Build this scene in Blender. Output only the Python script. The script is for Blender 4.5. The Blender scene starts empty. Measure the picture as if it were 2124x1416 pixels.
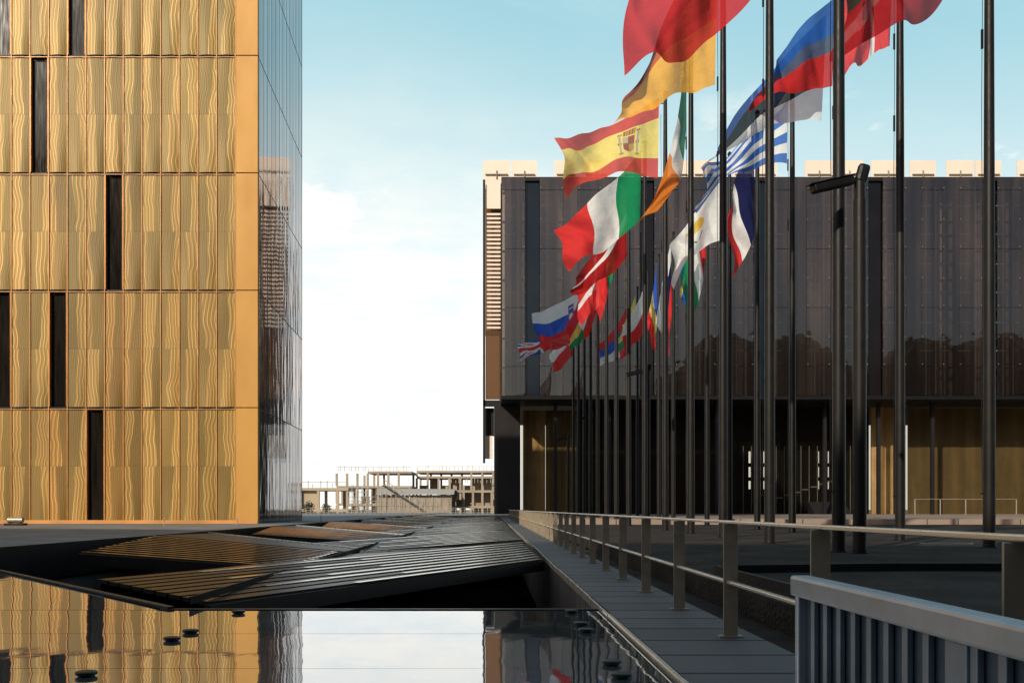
import bpy, math, random
from mathutils import Vector
random.seed(7)
scene=bpy.context.scene
C=scene.collection
scene.view_settings.view_transform='Standard'; scene.view_settings.look='None'; scene.view_settings.exposure=0

# ---------------------------------------------------------------- node helper
class NT:
    def __init__(s,nt): s.nt=nt; s.n=nt.nodes; s.l=nt.links
    def new(s,t,**k):
        n=s.n.new(t)
        for a,b in k.items(): setattr(n,a,b)
        return n
    def put(s,sock,v):
        if isinstance(v,bpy.types.NodeSocket): s.l.new(v,sock)
        elif v is not None: sock.default_value=v
    def m(s,op,a,b=None,c=None,clamp=False):
        n=s.n.new('ShaderNodeMath'); n.operation=op; n.use_clamp=clamp
        s.put(n.inputs[0],a); s.put(n.inputs[1],b); s.put(n.inputs[2],c)
        return n.outputs[0]
    def sstep(s,v,a,b,o0=0.0,o1=1.0):
        n=s.n.new('ShaderNodeMapRange'); n.interpolation_type='SMOOTHSTEP'
        s.put(n.inputs[0],v); n.inputs[1].default_value=a; n.inputs[2].default_value=b
        n.inputs[3].default_value=o0; n.inputs[4].default_value=o1
        return n.outputs[0]
    def mix(s,f,a,b,blend='MIX'):
        n=s.n.new('ShaderNodeMix'); n.data_type='RGBA'; n.blend_type=blend
        s.put(n.inputs[0],f)
        s.put(n.inputs[6],a if isinstance(a,bpy.types.NodeSocket) else (*a,1) if len(a)==3 else a)
        s.put(n.inputs[7],b if isinstance(b,bpy.types.NodeSocket) else (*b,1) if len(b)==3 else b)
        return n.outputs[2]
    def noise(s,vec,scale,detail=3,rough=.5):
        n=s.n.new('ShaderNodeTexNoise'); n.inputs['Scale'].default_value=scale
        n.inputs['Detail'].default_value=detail; n.inputs['Roughness'].default_value=rough
        if vec is not None: s.l.new(vec,n.inputs['Vector'])
        return n.outputs['Fac']
    def white(s,*v):
        n=s.n.new('ShaderNodeTexWhiteNoise'); n.noise_dimensions='3D'
        s.l.new(s.comb(*v),n.inputs['Vector']); return n.outputs['Value']
    def comb(s,x,y,z):
        n=s.n.new('ShaderNodeCombineXYZ'); s.put(n.inputs[0],x); s.put(n.inputs[1],y); s.put(n.inputs[2],z)
        return n.outputs[0]
    def pos(s):
        g=s.n.new('ShaderNodeNewGeometry'); sp=s.n.new('ShaderNodeSeparateXYZ'); s.l.new(g.outputs['Position'],sp.inputs[0])
        return g.outputs['Position'],sp.outputs[0],sp.outputs[1],sp.outputs[2]
    def bump(s,h,strength=.3,dist=.02):
        n=s.n.new('ShaderNodeBump'); n.inputs['Strength'].default_value=strength; n.inputs['Distance'].default_value=dist
        s.l.new(h,n.inputs['Height']); return n.outputs[0]

def base_mat(name,col=(.5,.5,.5),rough=.5,metal=0.,spec=.5):
    m=bpy.data.materials.new(name); m.use_nodes=True
    t=NT(m.node_tree); p=m.node_tree.nodes['Principled BSDF']
    p.inputs['Base Color'].default_value=(*col,1); p.inputs['Roughness'].default_value=rough
    p.inputs['Metallic'].default_value=metal; p.inputs['Specular IOR Level'].default_value=spec
    return m,t,p
def noisy(name,c1,c2,scale=2.,rough=.6,metal=0.,spec=.5,bump=0.,bscale=30.,dist=.01,stretch=None,rv=.25):
    m,t,p=base_mat(name,c1,rough,metal,spec)
    P,x,y,z=t.pos()
    v=P
    if stretch: v=t.comb(t.m('MULTIPLY',x,stretch[0]),t.m('MULTIPLY',y,stretch[1]),t.m('MULTIPLY',z,stretch[2]))
    n=t.noise(v,scale,4,.6)
    t.l.new(t.mix(t.sstep(n,.3,.7),c1,c2),p.inputs['Base Color'])
    t.l.new(t.m('ADD',t.m('MULTIPLY',t.noise(v,scale*3,2),rv),rough-rv/2,clamp=True),p.inputs['Roughness'])
    if bump: t.l.new(t.bump(t.noise(P,bscale,3),bump,dist),p.inputs['Normal'])
    return m

# ---------------------------------------------------------------- mesh helper
class MB:
    def __init__(s): s.v=[]; s.f=[]
    def box(s,x0,x1,y0,y1,z0,z1):
        b=len(s.v)
        s.v+=[(x0,y0,z0),(x1,y0,z0),(x1,y1,z0),(x0,y1,z0),(x0,y0,z1),(x1,y0,z1),(x1,y1,z1),(x0,y1,z1)]
        s.f+=[tuple(b+i for i in q) for q in [(0,3,2,1),(4,5,6,7),(0,1,5,4),(1,2,6,5),(2,3,7,6),(3,0,4,7)]]
        return s
    def beam(s,p,q,w,h,up=(0,0,1)):
        p=Vector(p);q=Vector(q);d=(q-p).normalized();u=Vector(up)
        r=d.cross(u)
        if r.length<1e-4: r=d.cross(Vector((1,0,0)))
        r.normalize();u=r.cross(d).normalized()
        b=len(s.v)
        for e in (p,q):
            for a,c in ((-1,-1),(1,-1),(1,1),(-1,1)): s.v.append(tuple(e+r*a*w/2+u*c*h/2))
        s.f+=[tuple(b+i for i in k) for k in [(0,1,2,3),(7,6,5,4),(0,4,5,1),(1,5,6,2),(2,6,7,3),(3,7,4,0)]]
        return s
    def rings(s,rs,n=16,c=(0,0)):
        b=len(s.v)
        for z,r in rs:
            for i in range(n):
                a=2*math.pi*i/n; s.v.append((c[0]+r*math.cos(a),c[1]+r*math.sin(a),z))
        for k in range(len(rs)-1):
            for i in range(n):
                j=(i+1)%n; s.f.append((b+k*n+i,b+k*n+j,b+(k+1)*n+j,b+(k+1)*n+i))
        s.f.append(tuple(b+i for i in range(n-1,-1,-1))); s.f.append(tuple(b+(len(rs)-1)*n+i for i in range(n)))
        return s
    def tube(s,p,q,r,n=8,r2=None):
        p=Vector(p);q=Vector(q);d=(q-p).normalized()
        a=d.orthogonal().normalized();c=d.cross(a);b=len(s.v)
        for e,rr in ((p,r),(q,r2 or r)):
            for i in range(n):
                t=2*math.pi*i/n; s.v.append(tuple(e+a*rr*math.cos(t)+c*rr*math.sin(t)))
        for i in range(n):
            j=(i+1)%n; s.f.append((b+i,b+j,b+n+j,b+n+i))
        s.f.append(tuple(b+i for i in range(n-1,-1,-1))); s.f.append(tuple(b+n+i for i in range(n)))
        return s
    def quad(s,*pts):
        b=len(s.v); s.v+=list(pts); s.f.append(tuple(range(b,b+len(pts)))); return s
def mkobj(name,mb,mat,parent=None,smooth=False,bevel=0):
    me=bpy.data.meshes.new(name)
    o=(0,0,0) if parent is None else world_loc(parent)
    me.from_pydata([(a[0]-o[0],a[1]-o[1],a[2]-o[2]) for a in mb.v],[],mb.f); me.update()
    me.materials.append(mat)
    if smooth:
        me.polygons.foreach_set('use_smooth',[True]*len(me.polygons))
        try: me.set_sharp_from_angle(angle=math.radians(40))
        except Exception: pass
    ob=bpy.data.objects.new(name,me); C.objects.link(ob)
    if parent: ob.parent=parent
    if bevel:
        b=ob.modifiers.new('bevel','BEVEL'); b.width=bevel; b.segments=2; b.limit_method='ANGLE'
    return ob
def world_loc(o):
    v=Vector(o.location)
    while o.parent: o=o.parent; v+=Vector(o.location)
    return v
def thing(name,label,cat,loc=(0,0,0),group=None,kind=None):
    e=bpy.data.objects.new(name,None); C.objects.link(e); e.location=loc; e.empty_display_size=.3
    e['label']=label; e['category']=cat
    if group: e['group']=group
    if kind: e['kind']=kind
    return e
def struct(name,mb,mat,label,cat):
    o=mkobj(name,mb,mat); o['kind']='structure'; o['label']=label; o['category']=cat; return o
def copy_thing(root,loc):
    n=root.copy(); C.objects.link(n); n.location=loc
    def rec(src,dst):
        for ch in list(src.children):
            c=ch.copy(); C.objects.link(c); c.parent=dst; rec(ch,c)
    rec(root,n)
    return n

# ---------------------------------------------------------------- camera
cd=bpy.data.cameras.new('camera'); cam=bpy.data.objects.new('camera',cd); C.objects.link(cam)
cam.location=(0,0,1.0); cam.rotation_euler=(math.radians(90),0,0)
cd.sensor_width=36; cd.lens=33.9; cd.shift_x=.0198; cd.shift_y=.1634; cd.clip_start=.05; cd.clip_end=6000
scene.camera=cam

# ---------------------------------------------------------------- light + world
EL=27; ROT=213
sd=Vector((math.sin(math.radians(ROT))*math.cos(math.radians(EL)),math.cos(math.radians(ROT))*math.cos(math.radians(EL)),math.sin(math.radians(EL))))
sl=bpy.data.lights.new('sun','SUN'); sl.energy=4.4; sl.angle=math.radians(.5); sl.color=(1,.89,.73)
so=bpy.data.objects.new('sun',sl); C.objects.link(so); so.rotation_euler=sd.to_track_quat('Z','Y').to_euler(); so.location=(0,-20,60)
w=bpy.data.worlds.new('World'); scene.world=w; w.use_nodes=True
t=NT(w.node_tree); bg=w.node_tree.nodes['Background']; out=w.node_tree.nodes['World Output']
sky=t.new('ShaderNodeTexSky'); sky.sky_type='NISHITA'; sky.sun_disc=False
sky.sun_elevation=math.radians(EL); sky.sun_rotation=math.radians(ROT); sky.air_density=1.0; sky.dust_density=1.6; sky.ozone_density=1.0
t.l.new(sky.outputs[0],bg.inputs[0]); bg.inputs[1].default_value=.10
tc=t.new('ShaderNodeTexCoord'); sp=t.new('ShaderNodeSeparateXYZ'); t.l.new(tc.outputs['Generated'],sp.inputs[0])
dx,dy,dz=sp.outputs
n2=t.noise(tc.outputs['Generated'],2.4,4,.55)
n3=t.noise(t.comb(t.m('MULTIPLY',dx,7.),t.m('MULTIPLY',dy,2),t.m('MULTIPLY',dz,17)),1.,9,.66)
n4=t.noise(t.comb(t.m('MULTIPLY',dx,7),t.m('MULTIPLY',dy,2),t.m('MULTIPLY',dz,30)),1.,7,.65)
n5=t.noise(t.comb(t.m('ADD',t.m('MULTIPLY',dx,3),t.m('MULTIPLY',dz,4)),t.m('MULTIPLY',dy,2),t.m('MULTIPLY',dz,9)),1.,7,.6)
front=t.sstep(dy,-.2,.6)
el=t.m('ADD',t.m('ADD',dz,t.m('MULTIPLY',dx,.13)),t.m('MULTIPLY',t.m('SUBTRACT',n2,.5),.12))
haz=t.sstep(el,.14,.47,1.,0.)
px=t.m('DIVIDE',dx,t.m('MAXIMUM',dy,.1)); 
bank=t.m('MULTIPLY',t.sstep(px,-.06,-.16),t.sstep(t.m('ABSOLUTE',t.m('SUBTRACT',dz,.285)),.050,.0))
cl=t.m('MULTIPLY',t.sstep(t.m('ADD',n3,t.m('MULTIPLY',bank,.27)),.56,.76),t.m('MULTIPLY',t.sstep(dz,.42,.30),t.sstep(dz,.08,.16)))
wisp=t.m('MULTIPLY',t.sstep(n4,.48,.75),t.m('MULTIPLY',t.sstep(dz,.34,.2),.8))
cirr=t.m('MULTIPLY',t.sstep(n5,.45,.8),.25)
fac=t.m('MULTIPLY',t.m('MAXIMUM',t.m('MAXIMUM',haz,cl),t.m('MAXIMUM',wisp,cirr)),front,clamp=True)
bgc=t.new('ShaderNodeBackground'); bgc.inputs[1].default_value=1.
t.l.new(t.mix(t.sstep(el,.20,.60),(.64,.88,.90),(.34,.67,.79)),bgc.inputs[0])
m0=t.new('ShaderNodeMixShader'); t.l.new(t.m('MULTIPLY',front,.92),m0.inputs[0]); t.l.new(bg.outputs[0],m0.inputs[1]); t.l.new(bgc.outputs[0],m0.inputs[2])
bg2=t.new('ShaderNodeBackground'); bg2.inputs[1].default_value=1.17
t.l.new(t.mix(t.sstep(t.m('ADD',t.m('MULTIPLY',n4,.55),t.m('MULTIPLY',n3,.45)),.38,.60),(.82,.865,.88),(1.0,.96,.90)),bg2.inputs[0])
mx=t.new('ShaderNodeMixShader'); t.l.new(fac,mx.inputs[0]); t.l.new(m0.outputs[0],mx.inputs[1]); t.l.new(bg2.outputs[0],mx.inputs[2]); t.l.new(mx.outputs[0],out.inputs[0])

# ---------------------------------------------------------------- materials
PW=.86
def gold_material():
    m,t,p=base_mat('gold_mesh_panel',(.5,.3,.1),.5,.12,.3)
    P,x,y,z=t.pos()
    u=t.m('DIVIDE',t.m('ADD',x,11.81+PW*100),PW); iu=t.m('FLOOR',u); fu=t.m('FRACT',u)
    v=t.m('DIVIDE',t.m('ADD',z,-.26+27),2.7); iv=t.m('FLOOR',v); fv=t.m('FRACT',v)
    wn=t.new('ShaderNodeTexWhiteNoise'); wn.noise_dimensions='2D'; t.l.new(t.comb(iu,iv,0),wn.inputs['Vector'])
    sc=t.new('ShaderNodeSeparateColor'); t.l.new(wn.outputs['Color'],sc.inputs[0]); r1,r2,r3=sc.outputs
    wc=t.new('ShaderNodeTexWhiteNoise'); wc.noise_dimensions='1D'; t.l.new(iu,wc.inputs['W']); rc=wc.outputs['Value']
    bend=t.m('MULTIPLY',t.m('SUBTRACT',t.noise(t.comb(t.m('MULTIPLY',iu,3.7),t.m('MULTIPLY',z,.55),r1),1.,2),.5),.85)
    e=t.m('ADD',t.m('ADD',.5,t.m('MULTIPLY',t.m('SUBTRACT',r1,.5),.45)),t.m('MULTIPLY',t.m('SUBTRACT',fv,.5),t.m('MULTIPLY',t.m('SUBTRACT',r2,.5),.55)))
    d=t.m('SUBTRACT',t.m('ADD',fu,t.m('MULTIPLY',bend,.4)),e)
    mask=t.sstep(d,-.02,.02)
    par=t.m('GREATER_THAN',rc,.45)
    mask=t.m('ABSOLUTE',t.m('SUBTRACT',mask,par))
    ph=t.m('ADD',t.m('MULTIPLY',t.m('ADD',fu,t.m('MULTIPLY',bend,.55)),64.),t.m('MULTIPLY',r3,6))
    st=t.m('ADD',t.m('MULTIPLY',t.m('SINE',ph),.5),.5)
    ph2=t.m('ADD',t.m('MULTIPLY',t.m('ADD',fu,t.m('MULTIPLY',bend,.9)),t.m('ADD',28.,t.m('MULTIPLY',r2,14))),t.m('MULTIPLY',r1,6))
    st2=t.m('POWER',t.m('ADD',t.m('MULTIPLY',t.m('SINE',ph2),.5),.5),1.5)
    dark=t.mix(r3,(.175,.120,.030),(.245,.168,.045))
    light=t.mix(r1,(.34,.21,.055),(.46,.30,.095))
    mesh=t.noise(t.comb(t.m('MULTIPLY',x,90),t.m('MULTIPLY',y,10),t.m('MULTIPLY',z,30)),1.,2)
    c=t.mix(t.m('MULTIPLY',mask,t.m('ADD',.35,t.m('MULTIPLY',st2,.65))),dark,light)
    glint=t.m('MULTIPLY',t.m('MULTIPLY',t.m('GREATER_THAN',st2,.82),mask),.45)
    c=t.mix(glint,c,(.72,.50,.20))
    c=t.mix(1.,c,t.mix(t.m('MULTIPLY',st,.6),(1.06,1.06,1.06),(.56,.50,.38)),'MULTIPLY')
    c=t.mix(1.,c,t.mix(mesh,(.75,.75,.75),(1.22,1.22,1.18)),'MULTIPLY')
    hb_=t.sstep(t.m('FRACT',v),.0,.03,.82,1.)
    c=t.mix(1.,c,t.comb(hb_,hb_,hb_),'MULTIPLY')
    big=t.sstep(t.noise(t.comb(t.m('MULTIPLY',x,.25),0,t.m('MULTIPLY',z,.12)),1.,3),.3,.7,.82,1.12)
    c=t.mix(1.,c,t.comb(big,big,big),'MULTIPLY')
    olive=t.m('MULTIPLY',t.sstep(t.white(iu,t.m('FLOOR',t.m('DIVIDE',v,2.)),3.),.6,.85),.45)
    c=t.mix(olive,c,t.mix(1.,c,(.84,.92,.85),'MULTIPLY'))
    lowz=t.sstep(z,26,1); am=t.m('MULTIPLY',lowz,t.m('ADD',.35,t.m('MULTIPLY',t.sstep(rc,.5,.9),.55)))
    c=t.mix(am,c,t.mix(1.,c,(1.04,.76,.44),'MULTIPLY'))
    t.l.new(c,p.inputs['Base Color'])
    t.l.new(t.bump(t.m('ADD',t.m('MULTIPLY',st2,.4),t.m('MULTIPLY',st,.3)),.3,.012),p.inputs['Normal'])
    return m
M_gold=gold_material()
M_goldframe=noisy('gold_frame_metal',(.50,.22,.05),(.34,.14,.035),1.5,.42,.3)
M_goldline=noisy('gold_mullion_metal',(.58,.25,.06),(.40,.17,.042),.7,.45,.15)
M_goldplain=noisy('gold_plain_panel',(.50,.265,.060),(.42,.215,.048),.35,.5,.12,.3,stretch=(1,1,.5))
M_winglass=noisy('dark_window_glass',(.004,.004,.004),(.016,.012,.008),.8,.12,0,.3,stretch=(6,1,.4))
M_black=noisy('black_coated_metal',(.006,.006,.007),(.010,.010,.009),3.,.45,.0,.2)
M_slat,t,p=base_mat('black_louvre_metal',(.004,.004,.004),.35,0,.10)
M_slatgold,t,p=base_mat('louvre_gold_sheen',(.17,.135,.09),.14,.8,.6)  # black louvre tinted gold, painting in the tower's reflection
M_glint,t,p=base_mat('slat_glint_metal',(.90,.86,.80),.2,1.,.5)  # pale strip colour standing in for glints along the black slats
M_pole=noisy('dark_pole_paint',(.008,.007,.0065),(.013,.011,.0095),2.,.45,.0,.22)
M_pit=noisy('pit_dark',(.002,.002,.002),(.004,.004,.004),1.,.95,0,.0)
M_plat=noisy('plateau_concrete',(.21,.19,.17),(.13,.12,.11),.8,.8,bump=.3,bscale=25)
M_far=noisy('far_ground',(.16,.14,.115),(.10,.09,.07),.05,.9)
M_steel=noisy('galvanised_steel',(.40,.44,.49),(.31,.35,.40),4.,.38,.7,bump=.06,bscale=60,dist=.003,rv=.1)
M_steelbar=noisy('galvanised_bar',(.20,.235,.28),(.14,.17,.205),4.,.42,.5,rv=.1)
M_steeldk=noisy('dark_steel_sheet',(.06,.08,.10),(.04,.055,.07),5.,.45,.3,rv=.1)  # dark blue-grey sheet behind the barrier bars
M_rail=noisy('railing_steel',(.37,.305,.215),(.29,.235,.165),5.,.4,.45,rv=.1)
M_concrete=noisy('hazed_concrete',(.33,.275,.215),(.27,.23,.18),.5,.95)  # distance haze put into the pale base colours of the site
M_concdk=noisy('darker_concrete',(.27,.235,.19),(.23,.20,.165),.3,.95)  # slightly darker concrete tone, shared by several small parts
M_beige=noisy('beige_render',(.38,.31,.22),(.33,.27,.195),.3,.95)
M_brick=noisy('hazed_brick',(.32,.26,.205),(.27,.22,.18),.6,.95)  # brick paled towards the concrete as painted haze
M_scaf=noisy('scaffold_tube',(.36,.32,.27),(.30,.27,.23),2.,.6,.0)
M_cream=noisy('cream_panel',(.76,.64,.53),(.70,.59,.49),.3,.6)
M_metalline=noisy('bright_trim',(.90,.80,.66),(.80,.71,.58),2.,.28,.7,rv=.08)
M_gravel,t,p=base_mat('gravel_ground',(.05,.04,.035),.9)
P,x,y,z=t.pos(); vo=t.new('ShaderNodeTexVoronoi'); vo.inputs['Scale'].default_value=22; t.l.new(P,vo.inputs['Vector'])
cc=t.mix(t.sstep(t.noise(P,.6,5,.65),.3,.7),(.016,.013,.012),(.085,.066,.054)); t.l.new(t.mix(vo.outputs['Distance'],cc,(.02,.016,.014)),p.inputs['Base Color'])
t.l.new(t.bump(vo.outputs['Distance'],.8,.03),p.inputs['Normal']); p.inputs['Specular IOR Level'].default_value=.1
def slab_mat(name,c1,c2,sx,sy,joint=.02,ox=0,rough=.55):
    m,t,p=base_mat(name,c1,rough); P,x,y,z=t.pos()
    u=t.m('DIVIDE',t.m('ADD',x,ox),sx); v=t.m('DIVIDE',y,sy)
    wn=t.new('ShaderNodeTexWhiteNoise'); wn.noise_dimensions='2D'; t.l.new(t.comb(t.m('FLOOR',u),t.m('FLOOR',v),0),wn.inputs['Vector'])
    col=t.mix(wn.outputs['Value'],c1,c2); col=t.mix(t.m('MULTIPLY',t.noise(P,2.5,5,.65),.6),col,tuple(a*.45 for a in c1))
    ju=t.m('GREATER_THAN',t.m('ABSOLUTE',t.m('SUBTRACT',t.m('FRACT',u),.5)),.5-joint/sx/2)
    jv=t.m('GREATER_THAN',t.m('ABSOLUTE',t.m('SUBTRACT',t.m('FRACT',v),.5)),.5-joint/sy/2)
    j=t.m('MAXIMUM',ju,jv)
    t.l.new(t.mix(j,col,(.003,.003,.003)),p.inputs['Base Color'])
    t.l.new(t.m('ADD',rough,t.m('MULTIPLY',j,.4),clamp=True),p.inputs['Roughness'])
    t.l.new(t.bump(t.m('SUBTRACT',t.noise(P,40,3),t.m('MULTIPLY',j,2.)),.35,.01),p.inputs['Normal'])
    return m
M_walk=slab_mat('dark_stone_slabs',(.095,.078,.080),(.05,.041,.043),3.0,.72,.045,.9,.6)
M_pave=slab_mat('terrace_paving',(.38,.28,.21),(.28,.21,.155),2.,1.2,.05)
M_mirror,t,p=base_mat('reflective_roof_glass',(.56,.60,.62),.02,.92)
P,x,y,z=t.pos()
t.l.new(t.bump(t.m('ADD',t.noise(t.comb(t.m('MULTIPLY',x,1.2),t.m('MULTIPLY',y,.6),0),1.6,2),t.m('MULTIPLY',t.noise(P,9,2),.04)),.25,.012),p.inputs['Normal'])
t.l.new(t.m('MULTIPLY',t.noise(P,3,4),.05),p.inputs['Roughness'])
# tower side glass
M_side,t,p=base_mat('tower_side_glass',(.8,.8,.85),.05,.95,.9)
P,x,y,z=t.pos()
t.l.new(t.bump(t.noise(t.comb(0,t.m('MULTIPLY',y,1.3),t.m('MULTIPLY',z,.35)),1.,2),.25,.04),p.inputs['Normal'])
st=t.m('GREATER_THAN',t.m('FRACT',t.m('MULTIPLY',y,2.2)),.26)
wv=t.white(t.m('FLOOR',t.m('MULTIPLY',y,2.2)),t.m('FLOOR',t.m('DIVIDE',t.m('ADD',z,-.26),5.4)),0.)
low_refl=t.sstep(z,5.2,6.2,.18,1.)  # lowest storey darkened in the colour, like a dark building's reflection
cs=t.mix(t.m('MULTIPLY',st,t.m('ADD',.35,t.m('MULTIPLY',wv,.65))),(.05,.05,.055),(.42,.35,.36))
t.l.new(t.mix(1.,cs,t.comb(low_refl,low_refl,low_refl),'MULTIPLY'),p.inputs['Base Color'])
M_fin=noisy('tower_side_fin',(.06,.055,.05),(.04,.037,.034),.6,.5,.2,.3)
# screen facade
M_screen,t,p=base_mat('facade_mesh_screen',(.06,.055,.058),.5,0.,.2)
P,x,y,z=t.pos()
fine=t.white(t.m('FLOOR',t.m('MULTIPLY',x,1.7)),0.,0.)
bay=t.white(t.m('FLOOR',t.m('DIVIDE',t.m('ADD',x,-1.15),4.55)),7.,0.)
cx=t.mix(t.sstep(t.noise(t.comb(t.m('MULTIPLY',x,.35),0,t.m('MULTIPLY',z,.05)),1.,3),.35,.65),(.030,.024,.022),(.085,.069,.062))
cx=t.mix(1.,cx,t.mix(fine,(.60,.60,.60),(1.35,1.30,1.26)),'MULTIPLY')
cx=t.mix(1.,cx,t.mix(bay,(.60,.60,.60),(1.25,1.22,1.2)),'MULTIPLY')
gr=t.sstep(z,15,33,.28,1.)  # lower facade darkened in the colour, standing for the dark reflection there
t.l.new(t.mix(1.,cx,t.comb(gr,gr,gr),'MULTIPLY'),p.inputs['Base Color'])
p.inputs['Coat Weight'].default_value=1.; p.inputs['Coat Roughness'].default_value=.015; p.inputs['Coat IOR'].default_value=2.1; p.inputs['Coat Tint'].default_value=(1,.92,.86,1)
t.l.new(t.bump(t.noise(P,.35,2),.10,.2),p.inputs['Coat Normal'])
tr=t.new('ShaderNodeBsdfTransparent'); tr.inputs[0].default_value=(.92,.87,.83,1); ms=t.new('ShaderNodeMixShader'); ms.inputs[0].default_value=.60
t.l.new(p.outputs[0],ms.inputs[1]); t.l.new(tr.outputs[0],ms.inputs[2]); t.l.new(ms.outputs[0],M_screen.node_tree.nodes['Material Output'].inputs[0])
M_strip=noisy('dark_blue_strip_glass',(.004,.009,.015),(.009,.013,.019),.2,.2,0,.35)
M_stripdk=noisy('dark_brown_strip_glass',(.005,.004,.004),(.009,.007,.007),.2,.2,0,.3)
M_inner,t,p=base_mat('inner_wall',(.2,.16,.15),.8,0,.2)
P,x,y,z=t.pos()
q=t.white(t.m('FLOOR',t.m('MULTIPLY',x,.88)),1.,0.)
q2=t.noise(t.comb(t.m('MULTIPLY',x,.5),0,t.m('MULTIPLY',z,.06)),1.,4,.7)
g2=t.sstep(z,14,30,.38,1.)  # inner wall darkened low down to match the painted reflection on the screen
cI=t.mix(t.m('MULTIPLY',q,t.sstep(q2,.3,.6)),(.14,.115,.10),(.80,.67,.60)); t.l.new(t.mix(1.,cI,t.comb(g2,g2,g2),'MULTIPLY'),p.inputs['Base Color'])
M_bldark=noisy('dark_building_metal',(.014,.012,.012),(.009,.008,.008),.3,.5,.0,.25)
M_bluesteel=noisy('blue_grey_steel_line',(.20,.23,.26),(.14,.16,.18),.3,.6,.0,.25)
M_amber,t,p=base_mat('amber_tinted_glass',(.16,.08,.035),.2)
tr=t.new('ShaderNodeBsdfTransparent'); tr.inputs[0].default_value=(.5,.36,.26,1); ms=t.new('ShaderNodeMixShader'); ms.inputs[0].default_value=.5
t.l.new(p.outputs[0],ms.inputs[1]); t.l.new(tr.outputs[0],ms.inputs[2]); t.l.new(ms.outputs[0],M_amber.node_tree.nodes['Material Output'].inputs[0])
M_lobby,t,p=base_mat('tinted_lobby_glass',(.008,.007,.006),.03,0,.5)
tr=t.new('ShaderNodeBsdfTransparent'); tr.inputs[0].default_value=(.95,.91,.83,1); ms=t.new('ShaderNodeMixShader'); ms.inputs[0].default_value=.84
t.l.new(p.outputs[0],ms.inputs[1]); t.l.new(tr.outputs[0],ms.inputs[2]); t.l.new(ms.outputs[0],M_lobby.node_tree.nodes['Material Output'].inputs[0])
def curtain_mat(name,a,b_,c_):
    M,t,p=base_mat(name,a,.6,.1)
    P,x,y,z=t.pos()
    s1=t.m('SINE',t.m('MULTIPLY',t.m('ADD',z,t.m('MULTIPLY',t.noise(P,.3,2),.5)),44.))
    s2=t.noise(t.comb(t.m('MULTIPLY',x,.8),0,t.m('MULTIPLY',z,.05)),1.,3)
    blot=t.noise(P,.45,5,.65)
    cc=t.mix(t.sstep(s2,.35,.75),t.mix(t.m('ADD',t.m('MULTIPLY',s1,.5),.5),a,b_),c_)
    t.l.new(t.mix(1.,cc,t.mix(blot,(.55,.55,.5),(1.2,1.2,1.2)),'MULTIPLY'),p.inputs['Base Color']); return M
M_curt=curtain_mat('gold_mesh_curtain',(.135,.108,.058),(.185,.15,.085),(.25,.19,.105))
M_curtb=curtain_mat('bright_mesh_curtain',(.50,.37,.20),(.58,.44,.25),(.85,.66,.42))

# ---------------------------------------------------------------- ground & surfaces
struct('ground',MB().box(-1500,1500,-600,3500,-3,-1.7),M_far,'dusty brown open ground around the plaza','ground')
struct('terrace',MB().box(-120,-8.3,-40,260,-1.69,.33),M_plat,'pale grey concrete terrace in front of gold tower','terrace')
struct('plaza',MB().box(3.1,110,-40,62,-1.69,0),M_gravel,'dark brown gravel plaza around the flagpoles','gravel ground')
struct('plaza_paving',MB().box(2.4,110,62,170,-1.69,.35),M_pave,'sunlit light stone paving before dark building','paving')
struct('walkway',MB().box(1.12,2.05,-10,108,-1.69,.02),M_walk,'dark stone slab path beside glass roof','path')
struct('gutter_ground',MB().box(2.054,3.096,-10,62,-1.69,-.32),M_gravel,'dark gravel strip below the railing','gravel strip')
struct('concourse_floor',MB().box(-8.29,1.11,-10,110,-1.69,-1.4),M_pit,'dark floor beneath the folded roof','floor')
struct('rear_terrace',MB().box(-8.29,2.39,110.01,170,-1.69,.25),M_plat,'concrete ground beyond folded roof','ground')
pe=thing('gravel_bed_edging','dark steel edging of raised gravel bed','edging',(8,14,0))
b=MB()
for (p0,p1) in [((3.5,3.5,.06),(3.5,15,.06)),((3.5,15,.06),(6.5,15.6,.06)),((6.5,15.6,.06),(30,15.6,.06))]: b.beam(p0,p1,.06,.13)
mkobj('edge_strip',b,M_black,pe)
mh=thing('manhole_ring','pale metal manhole ring set in dark gravel','manhole',(13.2,28,0))
b=MB(); n=40
for i in range(n):
    a0=2*math.pi*i/n;a1=2*math.pi*(i+1)/n
    b.quad(*[(13.2+r*math.cos(a),28+r*math.sin(a),.008) for r,a in ((.66,a0),(.72,a0),(.72,a1),(.66,a1))])
mkobj('ring',b,M_metalline,mh)
mkobj('lid',MB().rings([(0.001,.64),(.006,.64)],32,(13.2,28)),M_black,mh)

# ---------------------------------------------------------------- glass roof
gr=thing('glass_roof','mirror-like flat glass roof reflecting gold tower and sky','glass roof',(-3.1,5,0))
ys=[-2,1.9,3.9,6.06,7.75,9.55]
for j in range(5):
    g=.006
    tx=random.uniform(-1,1)*.0004; ty=random.uniform(-1,1)*.0012
    b=MB(); x0,x1,y0,y1=-8.28,1.04,ys[j]+g,ys[j+1]-g
    b.box(x0,x1,y0,y1,-.03,0)
    xc,yc=(x0+x1)/2,(y0+y1)/2
    b.v=[(vx,vy,vz+(vx-xc)*tx+(vy-yc)*ty) for vx,vy,vz in b.v]
    mkobj('glass_pane',b,M_mirror,gr)
mkobj('sub_frame',MB().box(-8.28,1.04,-2,9.53,-.3,-.06),M_black,gr)
mkobj('edge_beam',MB().box(-3.3,1.06,9.56,9.64,-.35,.008),M_black,gr)
b=MB(); b.quad((-3.3,9.57,.0),(-8.27,15.4,.08),(-8.27,9.57,.0))
b.f=[tuple(reversed(f)) for f in b.f]
mkobj('sloping_pane',b,M_mirror,gr)
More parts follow.
